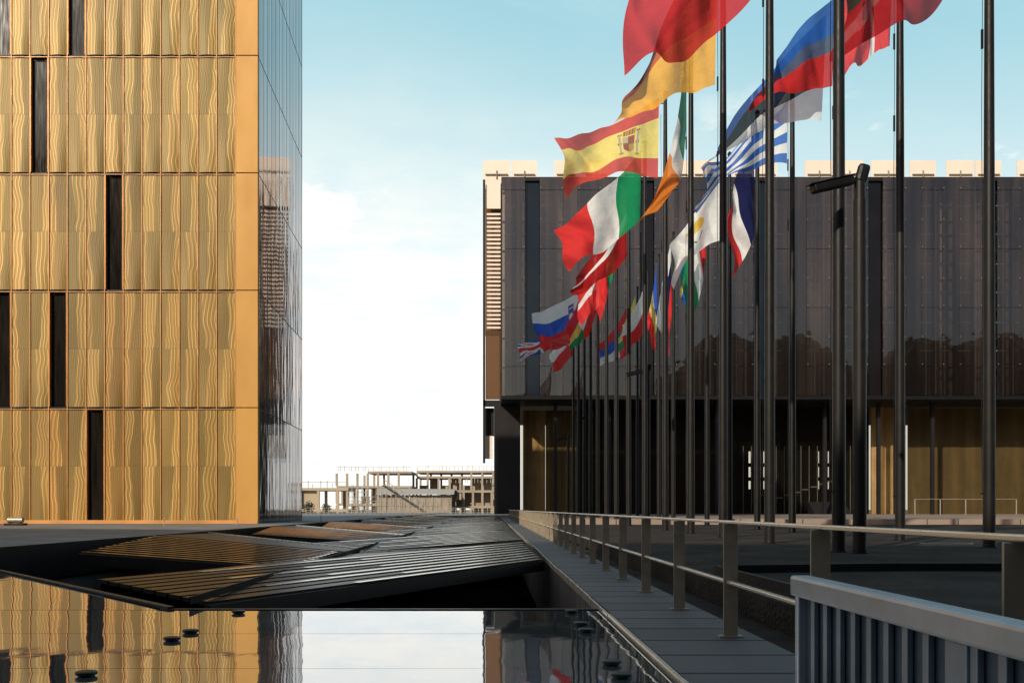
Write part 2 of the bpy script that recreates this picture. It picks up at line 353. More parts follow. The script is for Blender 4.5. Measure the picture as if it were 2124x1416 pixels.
b=MB(); b.beam((-3.2,9.62,.01),(-8.27,15.45,.09),.07,.035); mkobj('sloping_edge_beam',b,M_black,gr)
tr=thing('edge_trim','thin bright metal trim between glass and path','metal trim',(1.08,30,0))
b=MB(); rnd=random.Random(2)
for i in range(60):
    ya=-3+i*1.7; o=rnd.uniform(-.006,.006); b.box(1.066+o,1.092+o,ya,ya+1.69,-.05,.033+o)
mkobj('trim_strip',b,M_metalline,tr)
fx=None
for X,ylist in ((-2.43,(9.25,7.78,7.33,5.78)),(.77,(9.3,8.3,7.85,6.2,5.72))):
    for Y in ylist:
        if fx is None:
            fx=thing('glass_fixing','round black metal fixing on mirror glass roof','roof fixing',(X,Y,0),'round fixings on glass roof')
            mkobj('cap',MB().rings([(.008,.060),(.012,.064),(.026,.064),(.03,.058)],24,(X,Y)),M_black,fx,True)
            mkobj('stem',MB().rings([(.001,.05),(.0078,.05)],16,(X,Y)),M_black,fx,True)
        else: copy_thing(fx,(X,Y,0))

# ---------------------------------------------------------------- folded louvre roof
def panel(A0,B0,A1,B1,ns,mat,label,trimw=.02,cover=.9,th=.05,em=None):
    """stepped slats running A->B, each a little higher than the one before"""
    A0,B0,A1,B1=map(Vector,(A0,B0,A1,B1))
    e=thing('louvred_roof_panel',label,'louvred panel',tuple(A0),'slatted folded roof panels')
    sl=MB(); ed=MB()
    for i in range(ns):
        f0=i/ns; f1=(i+cover)/ns
        p0=A0.lerp(A1,f0); q0=B0.lerp(B1,f0); p1=A0.lerp(A1,f1); q1=B0.lerp(B1,f1)
        p1.z=p0.z+.25*(p1.z-p0.z); q1.z=q0.z+.25*(q1.z-q0.z)
        b_=len(sl.v); dn=Vector((0,0,-th))
        sl.v+=[tuple(a) for a in (p0,q0,q1,p1,p0+dn,q0+dn,q1+dn,p1+dn)]
        sl.f+=[tuple(b_+k for k in qd) for qd in [(0,1,2,3),(7,6,5,4),(4,5,1,0),(5,6,2,1),(6,7,3,2),(7,4,0,3)]]
        if trimw: 
            o=Vector((0,.02,trimw*.5+.001)); a,c=(.30+.18*math.sin(i*2.1),.985) if mat is M_slat else (.03,.97)
            ed.beam(p0.lerp(q0,a)+o,p0.lerp(q0,c)+o,.10 if mat is M_slat else .05,trimw)
    mkobj('slats',sl,mat,e)
    mkobj('slat_glints',ed,em or (M_glint if mat is M_slat else M_goldframe),e)  # bright or gold strips drawn in place of glints on the slats
    fr=MB()
    fr.beam(A0+Vector((0,-.06,-.13)),B0+Vector((0,-.06,-.13)),.08,.2)
    fr.beam(A1+Vector((0,.06,-.12)),B1+Vector((0,.06,-.12)),.08,.2)
    mkobj('frame_beam',fr,M_black,e)
    us=MB(); us.quad(tuple(A0+Vector((0,0,-.24))),tuple(B0+Vector((0,0,-.24))),tuple(B1+Vector((0,0,-.24))),tuple(A1+Vector((0,0,-.24))))
    mkobj('underside',us,M_pit,e)
for k in range(8):
    y0=10.4+12.5*k
    if y0>95: break
    panel((-3.05,y0,.0),(1.0,y0+8.6,.02),(-5.2,y0+2.3,.09),(.72,y0+11.9,.27),9,M_slat,'black slatted metal roof panel lying over dark opening',.007,.86)
    pl=thing('folded_roof_plate','black triangular folded roof plate beside slatted panel','roof plate',(-2,y0+11,.0),'folded black roof plates')
    b=MB(); b.quad((-4.9,y0+2.5,.08),(.72,y0+12.1,.26),(.9,y0+16.5,.0),(-3.0,y0+11.5,.0)); mkobj('plate',b,M_slat,pl)
    b=MB(); b.beam((-3.0,y0+11.5,.02),(.9,y0+16.5,.02),.03,.02); mkobj('plate_edge',b,M_metalline,pl)
for k in range(7):
    y0=10.4+12.5*k
    panel((-3.5,y0+6.4,.0),(-7.5,y0+7.2,.22),(-3.25,y0+10.2,.10),(-8.2,y0+13.2,.36),12,M_slatgold if k==0 else M_slat,'slatted metal roof panel with gold tower reflection in its colour' if k==0 else 'black slatted metal roof panel lying over dark opening',.005,.50,.03,M_goldframe)
    pl=thing('folded_roof_plate','black triangular folded roof plate beside slatted panel','roof plate',(-5,y0+14,.0),'folded black roof plates')
    b=MB(); b.quad((-3.2,y0+10.4,.09),(-3.2,y0+12.9,.03),(-8.2,y0+17.5,.30),(-8.2,y0+13.4,.35)); mkobj('plate',b,M_black,pl)
    b=MB(); b.beam((-3.2,y0+12.9,.05),(-8.2,y0+17.5,.32),.03,.03); mkobj('plate_edge',b,M_metalline,pl)
spn=thing('spine_beam','long black spine beam carrying slatted roof panels','roof beam',(-3.1,50,0))
mkobj('beam',MB().box(-3.17,-3.03,9.72,108,-.4,-.10),M_black,spn)
b=MB(); b.box(-3.108,-3.092,9.9,108,.02,.10); mkobj('cap_strip',b,M_black,spn)
te=thing('terrace_edge_beam','black steel beam edging the concrete terrace','edge beam',(-8.3,50,0))
mkobj('beam',MB().box(-8.29,-8.24,15.6,108,-.3,.36),M_black,te)

# ---------------------------------------------------------------- gold tower
X1=-10.77; Yf=44.4; Yb=57.3; ST=5.4; Z0=.33; NS=9; SK=.04
def sx(y): return X1-SK*(y-Yf)
zs=[Z0,5.66]+[5.66+ST*i for i in range(1,NS)]
tw=thing('gold_tower','tall gold mesh-clad tower with dark mirrored side','tower',(-22,Yf,Z0))
XL=-41.0
mkobj('wall',MB().box(XL,X1-.62,Yf+.35,Yb-.03,Z0,zs[-1]),M_bldark,tw)
XP=X1-1.04
nb=int((XP-XL)/PW)
XL2=XP-nb*PW
wins={(7,0),(9,1),(12,1),(6,2),(10,3),(8,4),(12,4),(13,2),(16,3),(18,1),(15,0)}
b=MB()
nx=6;nz=10
for s in range(NS):
    z0=zs[s]; z1=zs[s+1] if s+1<len(zs) else zs[s]+ST
    for i in range(nb):
        if (i,s) in wins: continue
        xa=XP-(i+1)*PW; xb=XP-i*PW
        base=len(b.v); r=random.uniform(-1,1); r2=random.uniform(.5,1.3)
        for jz in range(nz+1):
            for ix in range(nx+1):
                fx_=ix/nx; fz=jz/nz
                yy=Yf+.05-.022*r2*math.sin(math.pi*fx_)*(.5+.5*math.cos(fz*math.pi*2*.9+r))-.06*(1-fz)**4*math.sin(math.pi*fx_)
                b.v.append((xa+(xb-xa)*fx_,yy,z0+.03+(z1-z0-.07)*fz))
        for jz in range(nz):
            for ix in range(nx):
                a=base+jz*(nx+1)+ix; b.f.append((a,a+1,a+nx+2,a+nx+1))
mkobj('gold_cladding',b,M_gold,tw,True)
for s in range(NS):
    z0=zs[s]; z1=zs[s+1] if s+1<len(zs) else zs[s]+ST
    mkobj('corner_panel',MB().box(XP+.03,X1,Yf,Yf+.3,z0+.02,z1-.02),M_goldplain,tw,False,.01)
for (i,s) in sorted(wins):
    z0=zs[s]; z1=zs[s+1]; xa=XP-(i+1)*PW; xb=XP-i*PW
    wd=mkobj('window',MB().box(xa+.05,xb-.05,Yf+.2,Yf+.26,z0+.08,z1-.1),M_winglass,tw)
    fr=MB(); fr.box(xa+.028,xa+.05,Yf+.0,Yf+.26,z0+.05,z1-.08).box(xb-.05,xb-.028,Yf,Yf+.26,z0+.05,z1-.08)
    mkobj('window_frame',fr,M_goldframe,wd)
b=MB()
for i in range(nb+1):
    x=XP-i*PW
    b.box(x-.016,x+.016,Yf+.005,Yf+.3,Z0,zs[-1])
mkobj('mullions',b,M_goldline,tw)
b=MB(); b2=MB()
for s in range(1,NS):
    z=zs[s]
    b.box(XL2,X1-.02,Yf+.06,Yf+.33,z-.045,z+.035)
    b2.box(XL2,XP,Yf-.015,Yf+.004,z-.085,z-.06)
    for i in range(nb):
        xa=XP-(i+1)*PW; o=random.uniform(.0,.2)
        b.box(xa+.06+o,xa+.50+o,Yf-.012,Yf+.004,z-.055,z-.02)
mkobj('storey_seams',b,M_bldark,tw); mkobj('hem_rails',b2,M_goldline,tw)
mkobj('base_rail',MB().box(XL2,X1,Yf-.05,Yf-.021,Z0,Z0+.16),M_goldline,tw)
for s in range(NS):
    z0=zs[s]; z1=zs[s+1] if s+1<len(zs) else zs[s]+ST
    b=MB(); nyy=12
    for k in range(nyy):
        ya=Yf+.3+(Yb-Yf-.3)*k/nyy; yb_=Yf+.3+(Yb-Yf-.3)*(k+1)/nyy
        o=random.uniform(-.0025,.0025)
        b.quad((sx(ya)-.006+o,ya+.01,z0+.02),(sx(yb_)-.006-o,yb_-.01,z0+.02),(sx(yb_)-.006-o*.4,yb_-.01,z1-.02),(sx(ya)-.006+o*.7,ya+.01,z1-.02))
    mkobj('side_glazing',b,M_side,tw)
b=MB()
for k in range(13):
    yy=Yf+.3+(Yb-Yf-.3)*k/12
    b.box(sx(yy)-.10,sx(yy)-.001,yy-.012,yy+.012,Z0+.03,zs[-1]-.03)
mkobj('side_fins',b,M_fin,tw)
b=MB()
for s in range(1,NS): b.beam((sx(Yf+.32)-.03,Yf+.32,zs[s]),(sx(Yb)-.03,Yb,zs[s]),.062,.04)
mkobj('side_seams',b,M_bldark,tw)
mkobj('rear_corner_post',MB().box(sx(Yb)-.5,sx(Yb)-.002,Yb+.01,Yb+.12,Z0,zs[-1]),M_bldark,tw)

fl=thing('ground_floodlight','small black floodlight lying on terrace near gold tower','floodlight',(-19.5,39.5,.33))
mkobj('base',MB().box(-19.9,-19.1,39.3,39.7,.33,.42),M_black,fl,False,.02)
mkobj('lamp_head',MB().tube((-19.8,39.5,.55),(-19.2,39.5,.55),.12,14),M_rail,fl,True)
mkobj('bracket',MB().box(-19.75,-19.68,39.45,39.55,.42,.5).box(-19.32,-19.25,39.45,39.55,.42,.5),M_black,fl)
b0=None
for (X,Y) in ((-10.9,41.3),(-12.9,38.0),(-9.2,52.0)):
    if b0 is None:
        b0=thing('marker_post','thin metal marker post standing on terrace edge','marker post',(X,Y,.33),'thin marker posts')
        mkobj('stem',MB().rings([(.33,.02),(.62,.016)],10,(X,Y)),M_scaf,b0,True)
        mkobj('foot',MB().rings([(.33,.06),(.345,.06)],14,(X,Y)),M_rail,b0,True)
        mkobj('tip',MB().rings([(.62,.02),(.64,.028),(.66,.018)],10,(X,Y)),M_metalline,b0,True)
    else: copy_thing(b0,(X,Y,.33))

# ---------------------------------------------------------------- dark building
YB=115; S=YB/2000
bd=thing('dark_glass_building','long dark glass-screened building with recessed ground floor','building',(40,YB,.35))
zrows=[14.5,18.0,25.0,32.0,39.0,40.5]
bw=4.55; nbay=18; x0=1.15
for i in range(nbay):
    xa=x0+i*bw
    for j in range(5):
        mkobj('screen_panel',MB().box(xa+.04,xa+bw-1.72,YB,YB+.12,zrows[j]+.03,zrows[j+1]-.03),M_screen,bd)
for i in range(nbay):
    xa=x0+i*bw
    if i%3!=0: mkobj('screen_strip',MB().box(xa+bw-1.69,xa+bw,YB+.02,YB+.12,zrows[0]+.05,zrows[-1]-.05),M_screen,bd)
    if i%3==0 or i%3==1 or i>11: mkobj('window_strip',MB().box(xa+bw-1.65,xa+bw-.02,YB+.5,YB+.7,zrows[0]+.05,zrows[-1]-.05),M_strip if i%6==0 else M_stripdk,bd)
b=MB()
for i in range(nbay):
    xa=x0+i*bw
    for j in range(1,5):
        for dxx in (.15,2.7):
            z=zrows[j]; b.box(xa+dxx-.035,xa+dxx+.035,YB-.04,YB-.005,z+.22,z+.29)
            if j<4: b.box(xa+dxx-.035,xa+dxx+.035,YB-.04,YB-.005,z+3.5,z+3.57)
fxo=mkobj('screen_fixings',b,M_scaf,bd); fxo['kind']='stuff'
XR=x0+nbay*bw
b=MB(); b.box(1.3,XR-.2,YB+3.0,YB+3.3,14.6,40.15)
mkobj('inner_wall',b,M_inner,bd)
b=MB(); b3=MB()
for z in (18,21.5,25,28.5,32,35.5,39): b.box(1.3,XR-.2,YB+1.0,YB+1.4,z-.11,z+.11)
rnd=random.Random(12)
for i in range(nbay*4): 
    xx=1.6+i*bw/4+rnd.uniform(-.2,.2); ww=rnd.choice((.12,.2,.45,.6)); b.box(xx,xx+ww,YB+2.0,YB+2.9,14.7,40.14)
    if rnd.random()<.8: b3.box(xx+.6,xx+.68,YB+.75,YB+.85,14.7,40.14)
for i in range(nbay*2):
    xx=2.2+i*bw/2
    for z in (20,23.4,27,30.4,34,37.4): b3.box(xx-.75,xx+.75,YB+.86,YB+.92,z-.05,z+.05)
mkobj('inner_structure',b,M_bldark,bd); mkobj('glazing_bars',b3,M_bluesteel,bd)
mkobj('roof_slab',MB().box(1.15,XR,YB+.13,YB+35,40.15,40.6),M_bldark,bd)
mkobj('soffit',MB().box(1.1,XR,YB+.13,YB+35,14.0,14.5),M_bldark,bd)
mkobj('fascia',MB().box(1.1,XR,YB-.1,YB+.12,14.05,14.45),M_black,bd)
mkobj('rear_wall',MB().box(1.2,XR,YB+34,YB+35,14.51,40.1),M_bldark,bd)
YG=124; sg=.062
gf=MB()
gf.box(.3,3.6,YG-3,YG+.8,.35,13.98)
gf.box(11,31.5,YG,YG+.5,.35,13.98); gf.box(46.5,48.5,YG,YG+.5,.35,13.98); gf.box(51.6,53,YG-.5,YG+.5,.35,13.98)
gf.box(31.5,46.5,YG,YG+.5,9.6,13.98)
mkobj('ground_floor_wall',gf,M_bldark,bd)
eb=MB()
gaps={2:.30,4:.38,5:.32,16:.45,18:.42}
for i in range(24):
    xx=31.5+i*.63; 
    eb.box(xx,xx+gaps.get(i,.631),YG+.1,YG+.4,.35,9.6)
for z,h in ((.36,3.2),(4.6,.5),(6.4,.5),(8.4,1.2)): eb.box(31.5,46.5,YG+.0,YG+.09,z,z+h)
mkobj('entrance_screen',eb,M_black,bd)
b=MB()
for i in range(14): b.box(32+i*1.05,32.08+i*1.05,YG-1.2,YG-1.1,.35,9.0)
for i in range(9): b.box(35.2+i*1.1,36+i*1.1,YG-1.0,YG-.95,2.+i*.35,2.15+i*.35)
mkobj('lobby_frames',b,M_bluesteel,bd)
def curtain(xa,xb,z0,z1,Y,n=40,amp=.25):
    b=MB(); 
    for i in range(n+1):
        x=xa+(xb-xa)*i/n; y=Y+amp*math.sin(i*.9)+amp*.4*math.sin(i*2.3)
        b.v+= [(x,y,z0),(x,y,z1)]
    for i in range(n): b.f.append((2*i,2*i+2,2*i+3,2*i+1))
    return b
mkobj('mesh_curtain',curtain(6.9,11,.36,13.6,YG-.6,40,.03),M_curt,bd,True)
mkobj('mesh_curtain',curtain(4.0,6.85,.36,13.6,YG-.6,20,.05),M_curtb,bd,True)
mkobj('mesh_curtain',curtain(48.4,51.4,.36,13.9,YG-.8,14,.2),M_curtb,bd,True)
mkobj('mesh_curtain',curtain(53.2,XR,.36,13.9,YG-.6,60,.03),M_curt,bd,True)
mkobj('lobby_glazing',MB().box(3.7,XR,YG-1.6,YG-1.55,.36,13.97),M_lobby,bd)
for i in range(13):
    xx=7.8+i*6.6
    mkobj('column',MB().box(xx-.2,xx+.2,YG-6,YG-5.6,.35,13.98),M_bldark,bd)
b=MB()
for i in range(10): b.box(40,44.5,YG-4.6+i*.25,YG-4.35+i*.25,.35,.45+.16*i)
mkobj('entrance_steps',b,M_bldark,bd)
b=MB()
for i in range(5): b.box(50+i*3,50.1+i*3,YB-1,YB-.9,.35,2.2); 
b.box(50,62.1,YB-1,YB-.94,2.15,2.2)
mkobj('glass_balustrade',b,M_concdk,bd)
rw=thing('rear_wing','narrow slatted wing with amber glass behind dark building','building wing',(-.5,126,.3))
mkobj('corner_post',MB().box(-1.15,-.85,126,126.6,7,44),M_bldark,rw)
mkobj('backing',MB().box(-.85,1.45,128.2,128.4,24,43.5),M_amber,rw)
b=MB()
for i in range(28):
    z=24.6+i*.55; b.box(-.8,1.15,126.3,126.5,z,z+.25)
mkobj('slats',b,M_cream,rw)
mkobj('upper_panel',MB().box(-.8,1.15,126.3,126.5,40.3,43.4),M_cream,rw)
mkobj('side_frame',MB().box(1.16,1.5,126.1,126.5,15,43.5).box(-1.15,1.5,126,126.6,14.4,15.2),M_bldark,rw)
mkobj('amber_glazing',MB().box(-.8,1.15,126.2,126.25,15.3,24.3),M_amber,rw)
mkobj('lower_panel',MB().box(-.9,.1,126.9,127.1,7.6,10.6),M_cream,rw)
mkobj('lower_wall',MB().box(-.9,.3,127.2,127.6,10.61,14.3),M_bldark,rw)
rp=thing('rooftop_screens','row of cream rooftop screen panels above dark building','roof screens',(40,129,40.6))
s65=.0645
for a,c in ((1002,1058),(1061,1114),(1150,1196),(1210,1262),(1290,1342),(1385,1430),(1436,1482),(1520,1562),(1566,1612),(1670,1728),(1732,1791),(1807,1877),(1887,1941),(1963,2020),(2023,2077),(2110,2160),(2168,2220)):
    xa=(a-1020)*s65; xb=(c-1020)*s65
    pn=mkobj('roof_panel',MB().box(xa,xb,129,129.15,40.62,47.6),M_cream,rp)
    mkobj('panel_brace',MB().box(xa+.3,xb-.3,128.75,128.98,45.6,45.72).box((xa+xb)/2-.06,(xa+xb)/2+.06,128.8,128.97,45.1,46.2),M_concdk,pn)

bb=thing('curved_roof_building','dark building with rolling curved roof, unseen left part raised to shade plaza','building',(30,-70,0))
def prof(x):
    h=30+3*math.sin(x*.05)
    if x<0: h+=26*min(1,-x/8)  # unseen left part raised to throw shade over the foreground
    if x>50: h=42+12*abs(math.sin((x-50)*.05))+2*math.sin(x*.21)
    return h
b=MB(); n=130; xa,xb=-110,190
for i in range(n+1):
    x=xa+(xb-xa)*i/n; h=prof(x)
    b.v+=[(x,-62,-1.6),(x,-62,h),(x,-80,h),(x,-80,-1.6)]
for i in range(n):
    a=4*i; c=a+4; b.f+=[(a,a+1,c+1,c),(a+1,a+2,c+2,c+1),(a+2,a+3,c+3,c+2)]
b.f+=[(0,3,2,1),(4*n,4*n+1,4*n+2,4*n+3)]
mkobj('wall',b,M_bldark,bb)
b=MB()
for i in range(44):
    x=-105+i*6.7
    for z in range(4,28,5): b.box(x,x+4.2,-61.95,-61.85,z,z+3)
mkobj('window_bands',b,M_strip,bb)
b=MB()
for i in range(n):
    x=xa+(xb-xa)*i/n; x2=xa+(xb-xa)*(i+1)/n
    b.beam((x,-61.9,prof(x)-1.2),(x2,-61.9,prof(x2)-1.2),.5,.5)
mkobj('roof_edge',b,M_concdk,bb)

# ---------------------------------------------------------------- construction site
def frame_building(name,label,xa,xb,Y,levels,step,depth,mat,miss=.15,seed=1,zb=-1.7,fill=.6,infm=None,pin=.8,at=.4):
    rnd=random.Random(seed)
    e=thing(name,label,'unfinished building',((xa+xb)/2,Y,zb))
    n=int((xb-xa)/step); sl=MB(); co=MB(); inf=MB(); pr=MB()
    prev=zb
    for li,z in enumerate(levels):
        top=li==len(levels)-1
        k=0
        while k<n:
            ln=rnd.randint(2,5)
            if not (top and rnd.random()<miss*2): sl.box(xa+k*step,min(xb,xa+(k+ln)*step),Y,Y+depth,z-.45,z)
            k+=ln
        for k in range(n+1):
            for yy in (Y+.05,Y+depth-.6):
                if top and rnd.random()<miss: continue
                x=xa+k*step; co.box(x-.22,x+.22,yy,yy+.5,prev,z-.451)
            if (not top or miss==0) and k<n and rnd.random()<pin: inf.box(xa+k*step+.25,xa+(k+1)*step-.25,Y+depth*at,Y+depth*(at+.05),prev,z-.46 if rnd.random()<fill else prev+(z-prev)*.4)
        for q in range(n*3):
            x=xa+q*step/3+rnd.random()*.5; 
            if top: pr.box(x-.05,x+.05,Y+.2,Y+.3,z,z+rnd.uniform(.4,1.3))
        prev=z
    pr.box(xa,xb,Y+.2,Y+.28,levels[-1]+.9,levels[-1]+.98)
    mkobj('floor_slabs',sl,mat,e); mkobj('columns',co,mat,e)['kind']='stuff'; mkobj('infill_walls',inf,infm or M_brick,e)['kind']='stuff'; mkobj('guard_rails',pr,M_scaf,e)
frame_building('unfinished_building','unfinished concrete frame building with bare columns',-33,-17,205,[2.2,5.9,9.0],2.2,12,M_concrete,.2,3)
frame_building('unfinished_building','long unfinished concrete block with guard rails on top',-16.5,2,212,[1.8,5.0,8.2,9.4],2.4,12,M_concrete,.25,5)
frame_building('unfinished_building','low beige shell with dark open ground floor',-32,-23.8,160,[1.0,4.5],3.2,8,M_beige,.0,9,-1.7,.9,M_beige,.75,.1)
frame_building('unfinished_building','brick and concrete shell beside construction scaffold',-9,4,185,[1.6,4.6,6.0],1.8,8,M_concrete,.2,11,-1.7,.3)
sh=thing('site_shed','low shed with pale curved metal roof','shed',(-15,180,-1.7))
mkobj('wall',MB().box(-21,-7.5,180,186,-1.7,3.6),M_concdk,sh)
b=MB(); 
for i in range(10):
    a=i/10; a2=(i+1)/10
    b.quad((-21.5,179+8*a,3.7+1.3*math.sin(a*math.pi*.6)),(-7,179+8*a,3.7+1.1*math.sin(a*math.pi*.6)),(-7,179+8*a2,3.7+1.1*math.sin(a2*math.pi*.6)),(-21.5,179+8*a2,3.7+1.3*math.sin(a2*math.pi*.6)))
mkobj('roof',b,M_scaf,sh)
b=MB()
for i in range(9): b.box(-20.5+i*1.45,-19.6+i*1.45,179.9,179.99,.8,3.)
mkobj('windows',b,M_brick,sh)
rnd=random.Random(4)
for (xa,xb,Y,zt) in ((-22.5,-16.5,150,5.3),(-18,-8.5,158,3.9)):
    sc=thing('scaffold','tube scaffold standing at construction site','scaffold',((xa+xb)/2,Y,-1.7))
    b=MB()
    x=xa
    while x<=xb:
        h=zt-(x-xa)/(xb-xa)*1.9+rnd.uniform(-.3,.3)
        for yy in (Y,Y+1.2): b.tube((x,yy,-1.7),(x,yy,h),.045,5)
        x+=.75
    z=-.6
    while z<zt-1.:
        for yy in (Y,Y+1.2): b.tube((xa,yy,z),(xb-(max(0,z-2)*2),yy,z),.04,5)
        z+=.7
    for q in range(6): 
        x=xa+rnd.random()*(xb-xa-2); b.tube((x,Y-.05,-.5),(x+1.9,Y-.05,3.),.035,5)
    mkobj('tubes',b,M_scaf,sc)
    b=MB(); b.beam((xa,Y+.6,1.4),(xb,Y+.6,1.4),1.,.06); mkobj('deck_board',b,M_concdk,sc)
rpn=thing('access_ramp','sloping pale site ramp with handrail','ramp',(-13,148,.33))
b=MB(); b.beam((-16.4,146,4.6),(-10.5,152,.5),.9,.08); mkobj('ramp_board',b,M_scaf,rpn)
b=MB(); b.beam((-16.4,145.5,5.5),(-10.5,151.5,1.4),.06,.08); b.beam((-16.4,145.5,5.05),(-10.5,151.5,.95),.05,.05)
for i in range(9):
    f=i/8; b.beam((-16.4+5.9*f,145.5+6*f,4.65-4.1*f),(-16.4+5.9*f,145.5+6*f,5.5-4.1*f),.05,.05,(0,1,0))
mkobj('handrail',b,M_cream,rpn)
sf=thing('site_fence','pale mesh fence around the construction site','fence',(-14,140,.2))
b=MB()
for i in range(42):
    x=-27+i*.66; b.box(x-.03,x+.03,140,140.06,.33 if x<-8.3 else .2,1.2)
for z in (.5,.8,1.15): b.box(-27,.6,140.06,140.1,z,z+.04)
mkobj('mesh',b,M_scaf,sf)
M_leaf=noisy('leaf',(.05,.06,.03),(.09,.09,.045),3.,.7)
def shrub(x,y,z,r,seed):
    rnd=random.Random(seed)
    e=thing('shrub','small dusty shrub growing beside construction site','shrub',(x,y,z),'shrubs by the site')
    b=MB()
    for i in range(5):
        b.tube((x,y,z),(x+rnd.uniform(-.5,.5)*r,y+rnd.uniform(-.5,.5)*r,z+r*1.1),.05,5,.015)
    mkobj('stems',b,M_concdk,e)
    b=MB()
    for i in range(420):
        d=Vector((rnd.gauss(0,1),rnd.gauss(0,1),rnd.gauss(0,1))).normalized()*r*rnd.uniform(.35,1)*(.8+.3*math.sin(5*rnd.random()))
        c=Vector((x,y,z+r*.95))+d; a=Vector((rnd.gauss(0,1),rnd.gauss(0,1),rnd.gauss(0,1))).normalized()*.14; q=a.orthogonal().normalized()*.09
        b.quad(tuple(c-a),tuple(c+q),tuple(c+a),tuple(c-q))
    mkobj('foliage',b,M_leaf,e)
shrub(-28.5,150,.33,1.0,1); shrub(-26.4,154,.33,.8,2)

# ---------------------------------------------------------------- railing
ra=thing('steel_railing','brownish steel railing with flat posts beside stone path','railing',(1.83,40,0))
yp=3.35; n=0
while yp<100:
    mkobj('post',MB().box(1.775,1.885,yp-.008,yp+.008,.021,.885),M_rail,ra,False,.003 if yp<20 else 0)
    if yp<25: mkobj('post_foot',MB().box(1.74,1.92,yp-.05,yp+.05,.0205,.032),M_rail,ra)
    yp+=2.02; n+=1
mkobj('top_rail',MB().box(1.80,1.86,-2,102,.888,.912),M_metalline,ra,False,.006)
mkobj('lower_rail',MB().box(1.80,1.845,-2,102,.428,.452),M_metalline,ra,False,.006)

ba=thing('crowd_barrier','galvanised steel crowd barrier with vertical bars on path','barrier',(1.4,3,.02))
zt=.70
def rrect(y0,y1,xc,zc,wx,hz): return MB().box(xc-wx/2,xc+wx/2,y0,y1,zc-hz/2,zc+hz/2)
mkobj('top_tube',rrect(1.2,4.38,1.4,zt-.046,.095,.092),M_steel,ba,False,.014)
mkobj('end_post',MB().box(1.375,1.425,4.33,4.38,.021,zt-.093),M_steel,ba,False,.01)
mkobj('bottom_tube',rrect(1.2,4.329,1.4,.14,.04,.05),M_steel,ba,False,.01)
b=MB(); y=4.17
while y>1.3:
    b.box(1.386,1.408,y-.022,y+.022,.166,zt-.0935); y-=.155
mkobj('vertical_bars',b,M_steelbar,ba,False,.004)
mkobj('infill_sheet',MB().box(1.412,1.418,1.2,4.329,.166,zt-.0935),M_steeldk,ba)
mkobj('middle_post',MB().box(1.378,1.411,2.80,2.90,.17,zt-.0935),M_steelbar,ba,False,.006)
mkobj('foot',MB().box(1.2,1.6,4.24,4.29,.021,.05),M_steel,ba,False,.006)

# ---------------------------------------------------------------- flagpoles
HP=20.3
def zbase(Y): return .35 if Y>62 else 0.
left=[22.5,28.1,33.75,39.2,45,51,57,62.6,68,73.6,79,84.3,90,95.5]
right=[25.2,30.7,36.2,41.7,47.2,52.7,58.2,63.7,69,75,80.3,86,91.5]
pole0=None
for X,lst in ((8.1,left),(13.0,right)):
    for Y in lst:
        if pole0 is None:
            pole0=thing('flagpole','tall tapered dark metal flagpole standing on gravel plaza','flagpole',(X,Y,0),'tall dark flagpoles in two rows')
            mkobj('shaft',MB().rings([(0.0,.155),(2,.152),(8,.14),(14,.118),(HP,.085)],20,(X,Y)),M_pole,pole0,True)
            mkobj('base_collar',MB().rings([(0.001,.22),(.02,.22),(.03,.175),(.09,.17)],20,(X,Y)),M_black,pole0,True)
            mkobj('finial',MB().rings([(HP,.1),(HP+.05,.12),(HP+.12,.11),(HP+.2,.05)],14,(X,Y)),M_black,pole0,True)
            b=MB()
            pts=[(X-.20-.012*math.sin(k*.8),Y-.03,1.4+k*1.0) for k in range(19)]
            for a,c in zip(pts[:-1],pts[1:]): b.tube(a,c,.009,5)
            b.beam((X-.13,Y,1.4),(X-.24,Y-.03,1.4),.03,.03); b.beam((X-.1,Y,19.9),(X-.22,Y-.03,19.9),.04,.04)
            for zc in (16.1,13.5): b.beam((X-.2,Y-.03,zc),(X-.2,Y-.03,zc-.5),.05,.05)
            mkobj('halyard',b,M_black,pole0)
        else: copy_thing(pole0,(X,Y,zbase(Y)))

def cctv(X,Y,zb):
    e=thing('camera_pole','dark pole carrying security camera housing on gravel plaza','security camera pole',(X,Y,zb),'dark security camera poles')
    H=8.35
    mkobj('mast',MB().rings([(zb,.15),(zb+3,.148),(zb+H-.4,.145),(zb+H-.39,.125),(zb+H,.125)],22,(X,Y)),M_pole,e,True)
    mkobj('base_collar',MB().rings([(zb+.001,.2),(zb+.03,.2),(zb+.035,.165),(zb+.1,.165)],22,(X,Y)),M_black,e,True)
    hd=MB(); hd.beam((X+.0,Y,zb+H-.05),(X+.12,Y,zb+H+.40),.20,.27,(1,0,0))
    h=mkobj('swivel_head',hd,M_black,e,False,.08)
    hs=MB(); hs.beam((X-.18,Y-.06,zb+H+.02),(X-1.15,Y-.25,zb+H-.25),.24,.20)
    hb=mkobj('camera_housing',hs,M_black,e,False,.05)
    mkobj('sun_shield',MB().beam((X-.16,Y-.055,zb+H+.135),(X-1.24,Y-.27,zb+H-.165),.27,.015),M_black,hb)
    mkobj('lens_window',MB().beam((X-1.151,Y-.2505,zb+H-.2505),(X-1.16,Y-.252,zb+H-.253),.16,.12),M_winglass,hb)
    mkobj('arm',MB().beam((X-.2,Y-.06,zb+H+.0),(X+.02,Y,zb+H+.05),.08,.08),M_black,e,False,.02)
    return e
c0=cctv(8.28,21.7,0)
for Y in (51.5,81,105): copy_thing(c0,(8.32,Y,zbase(Y)))

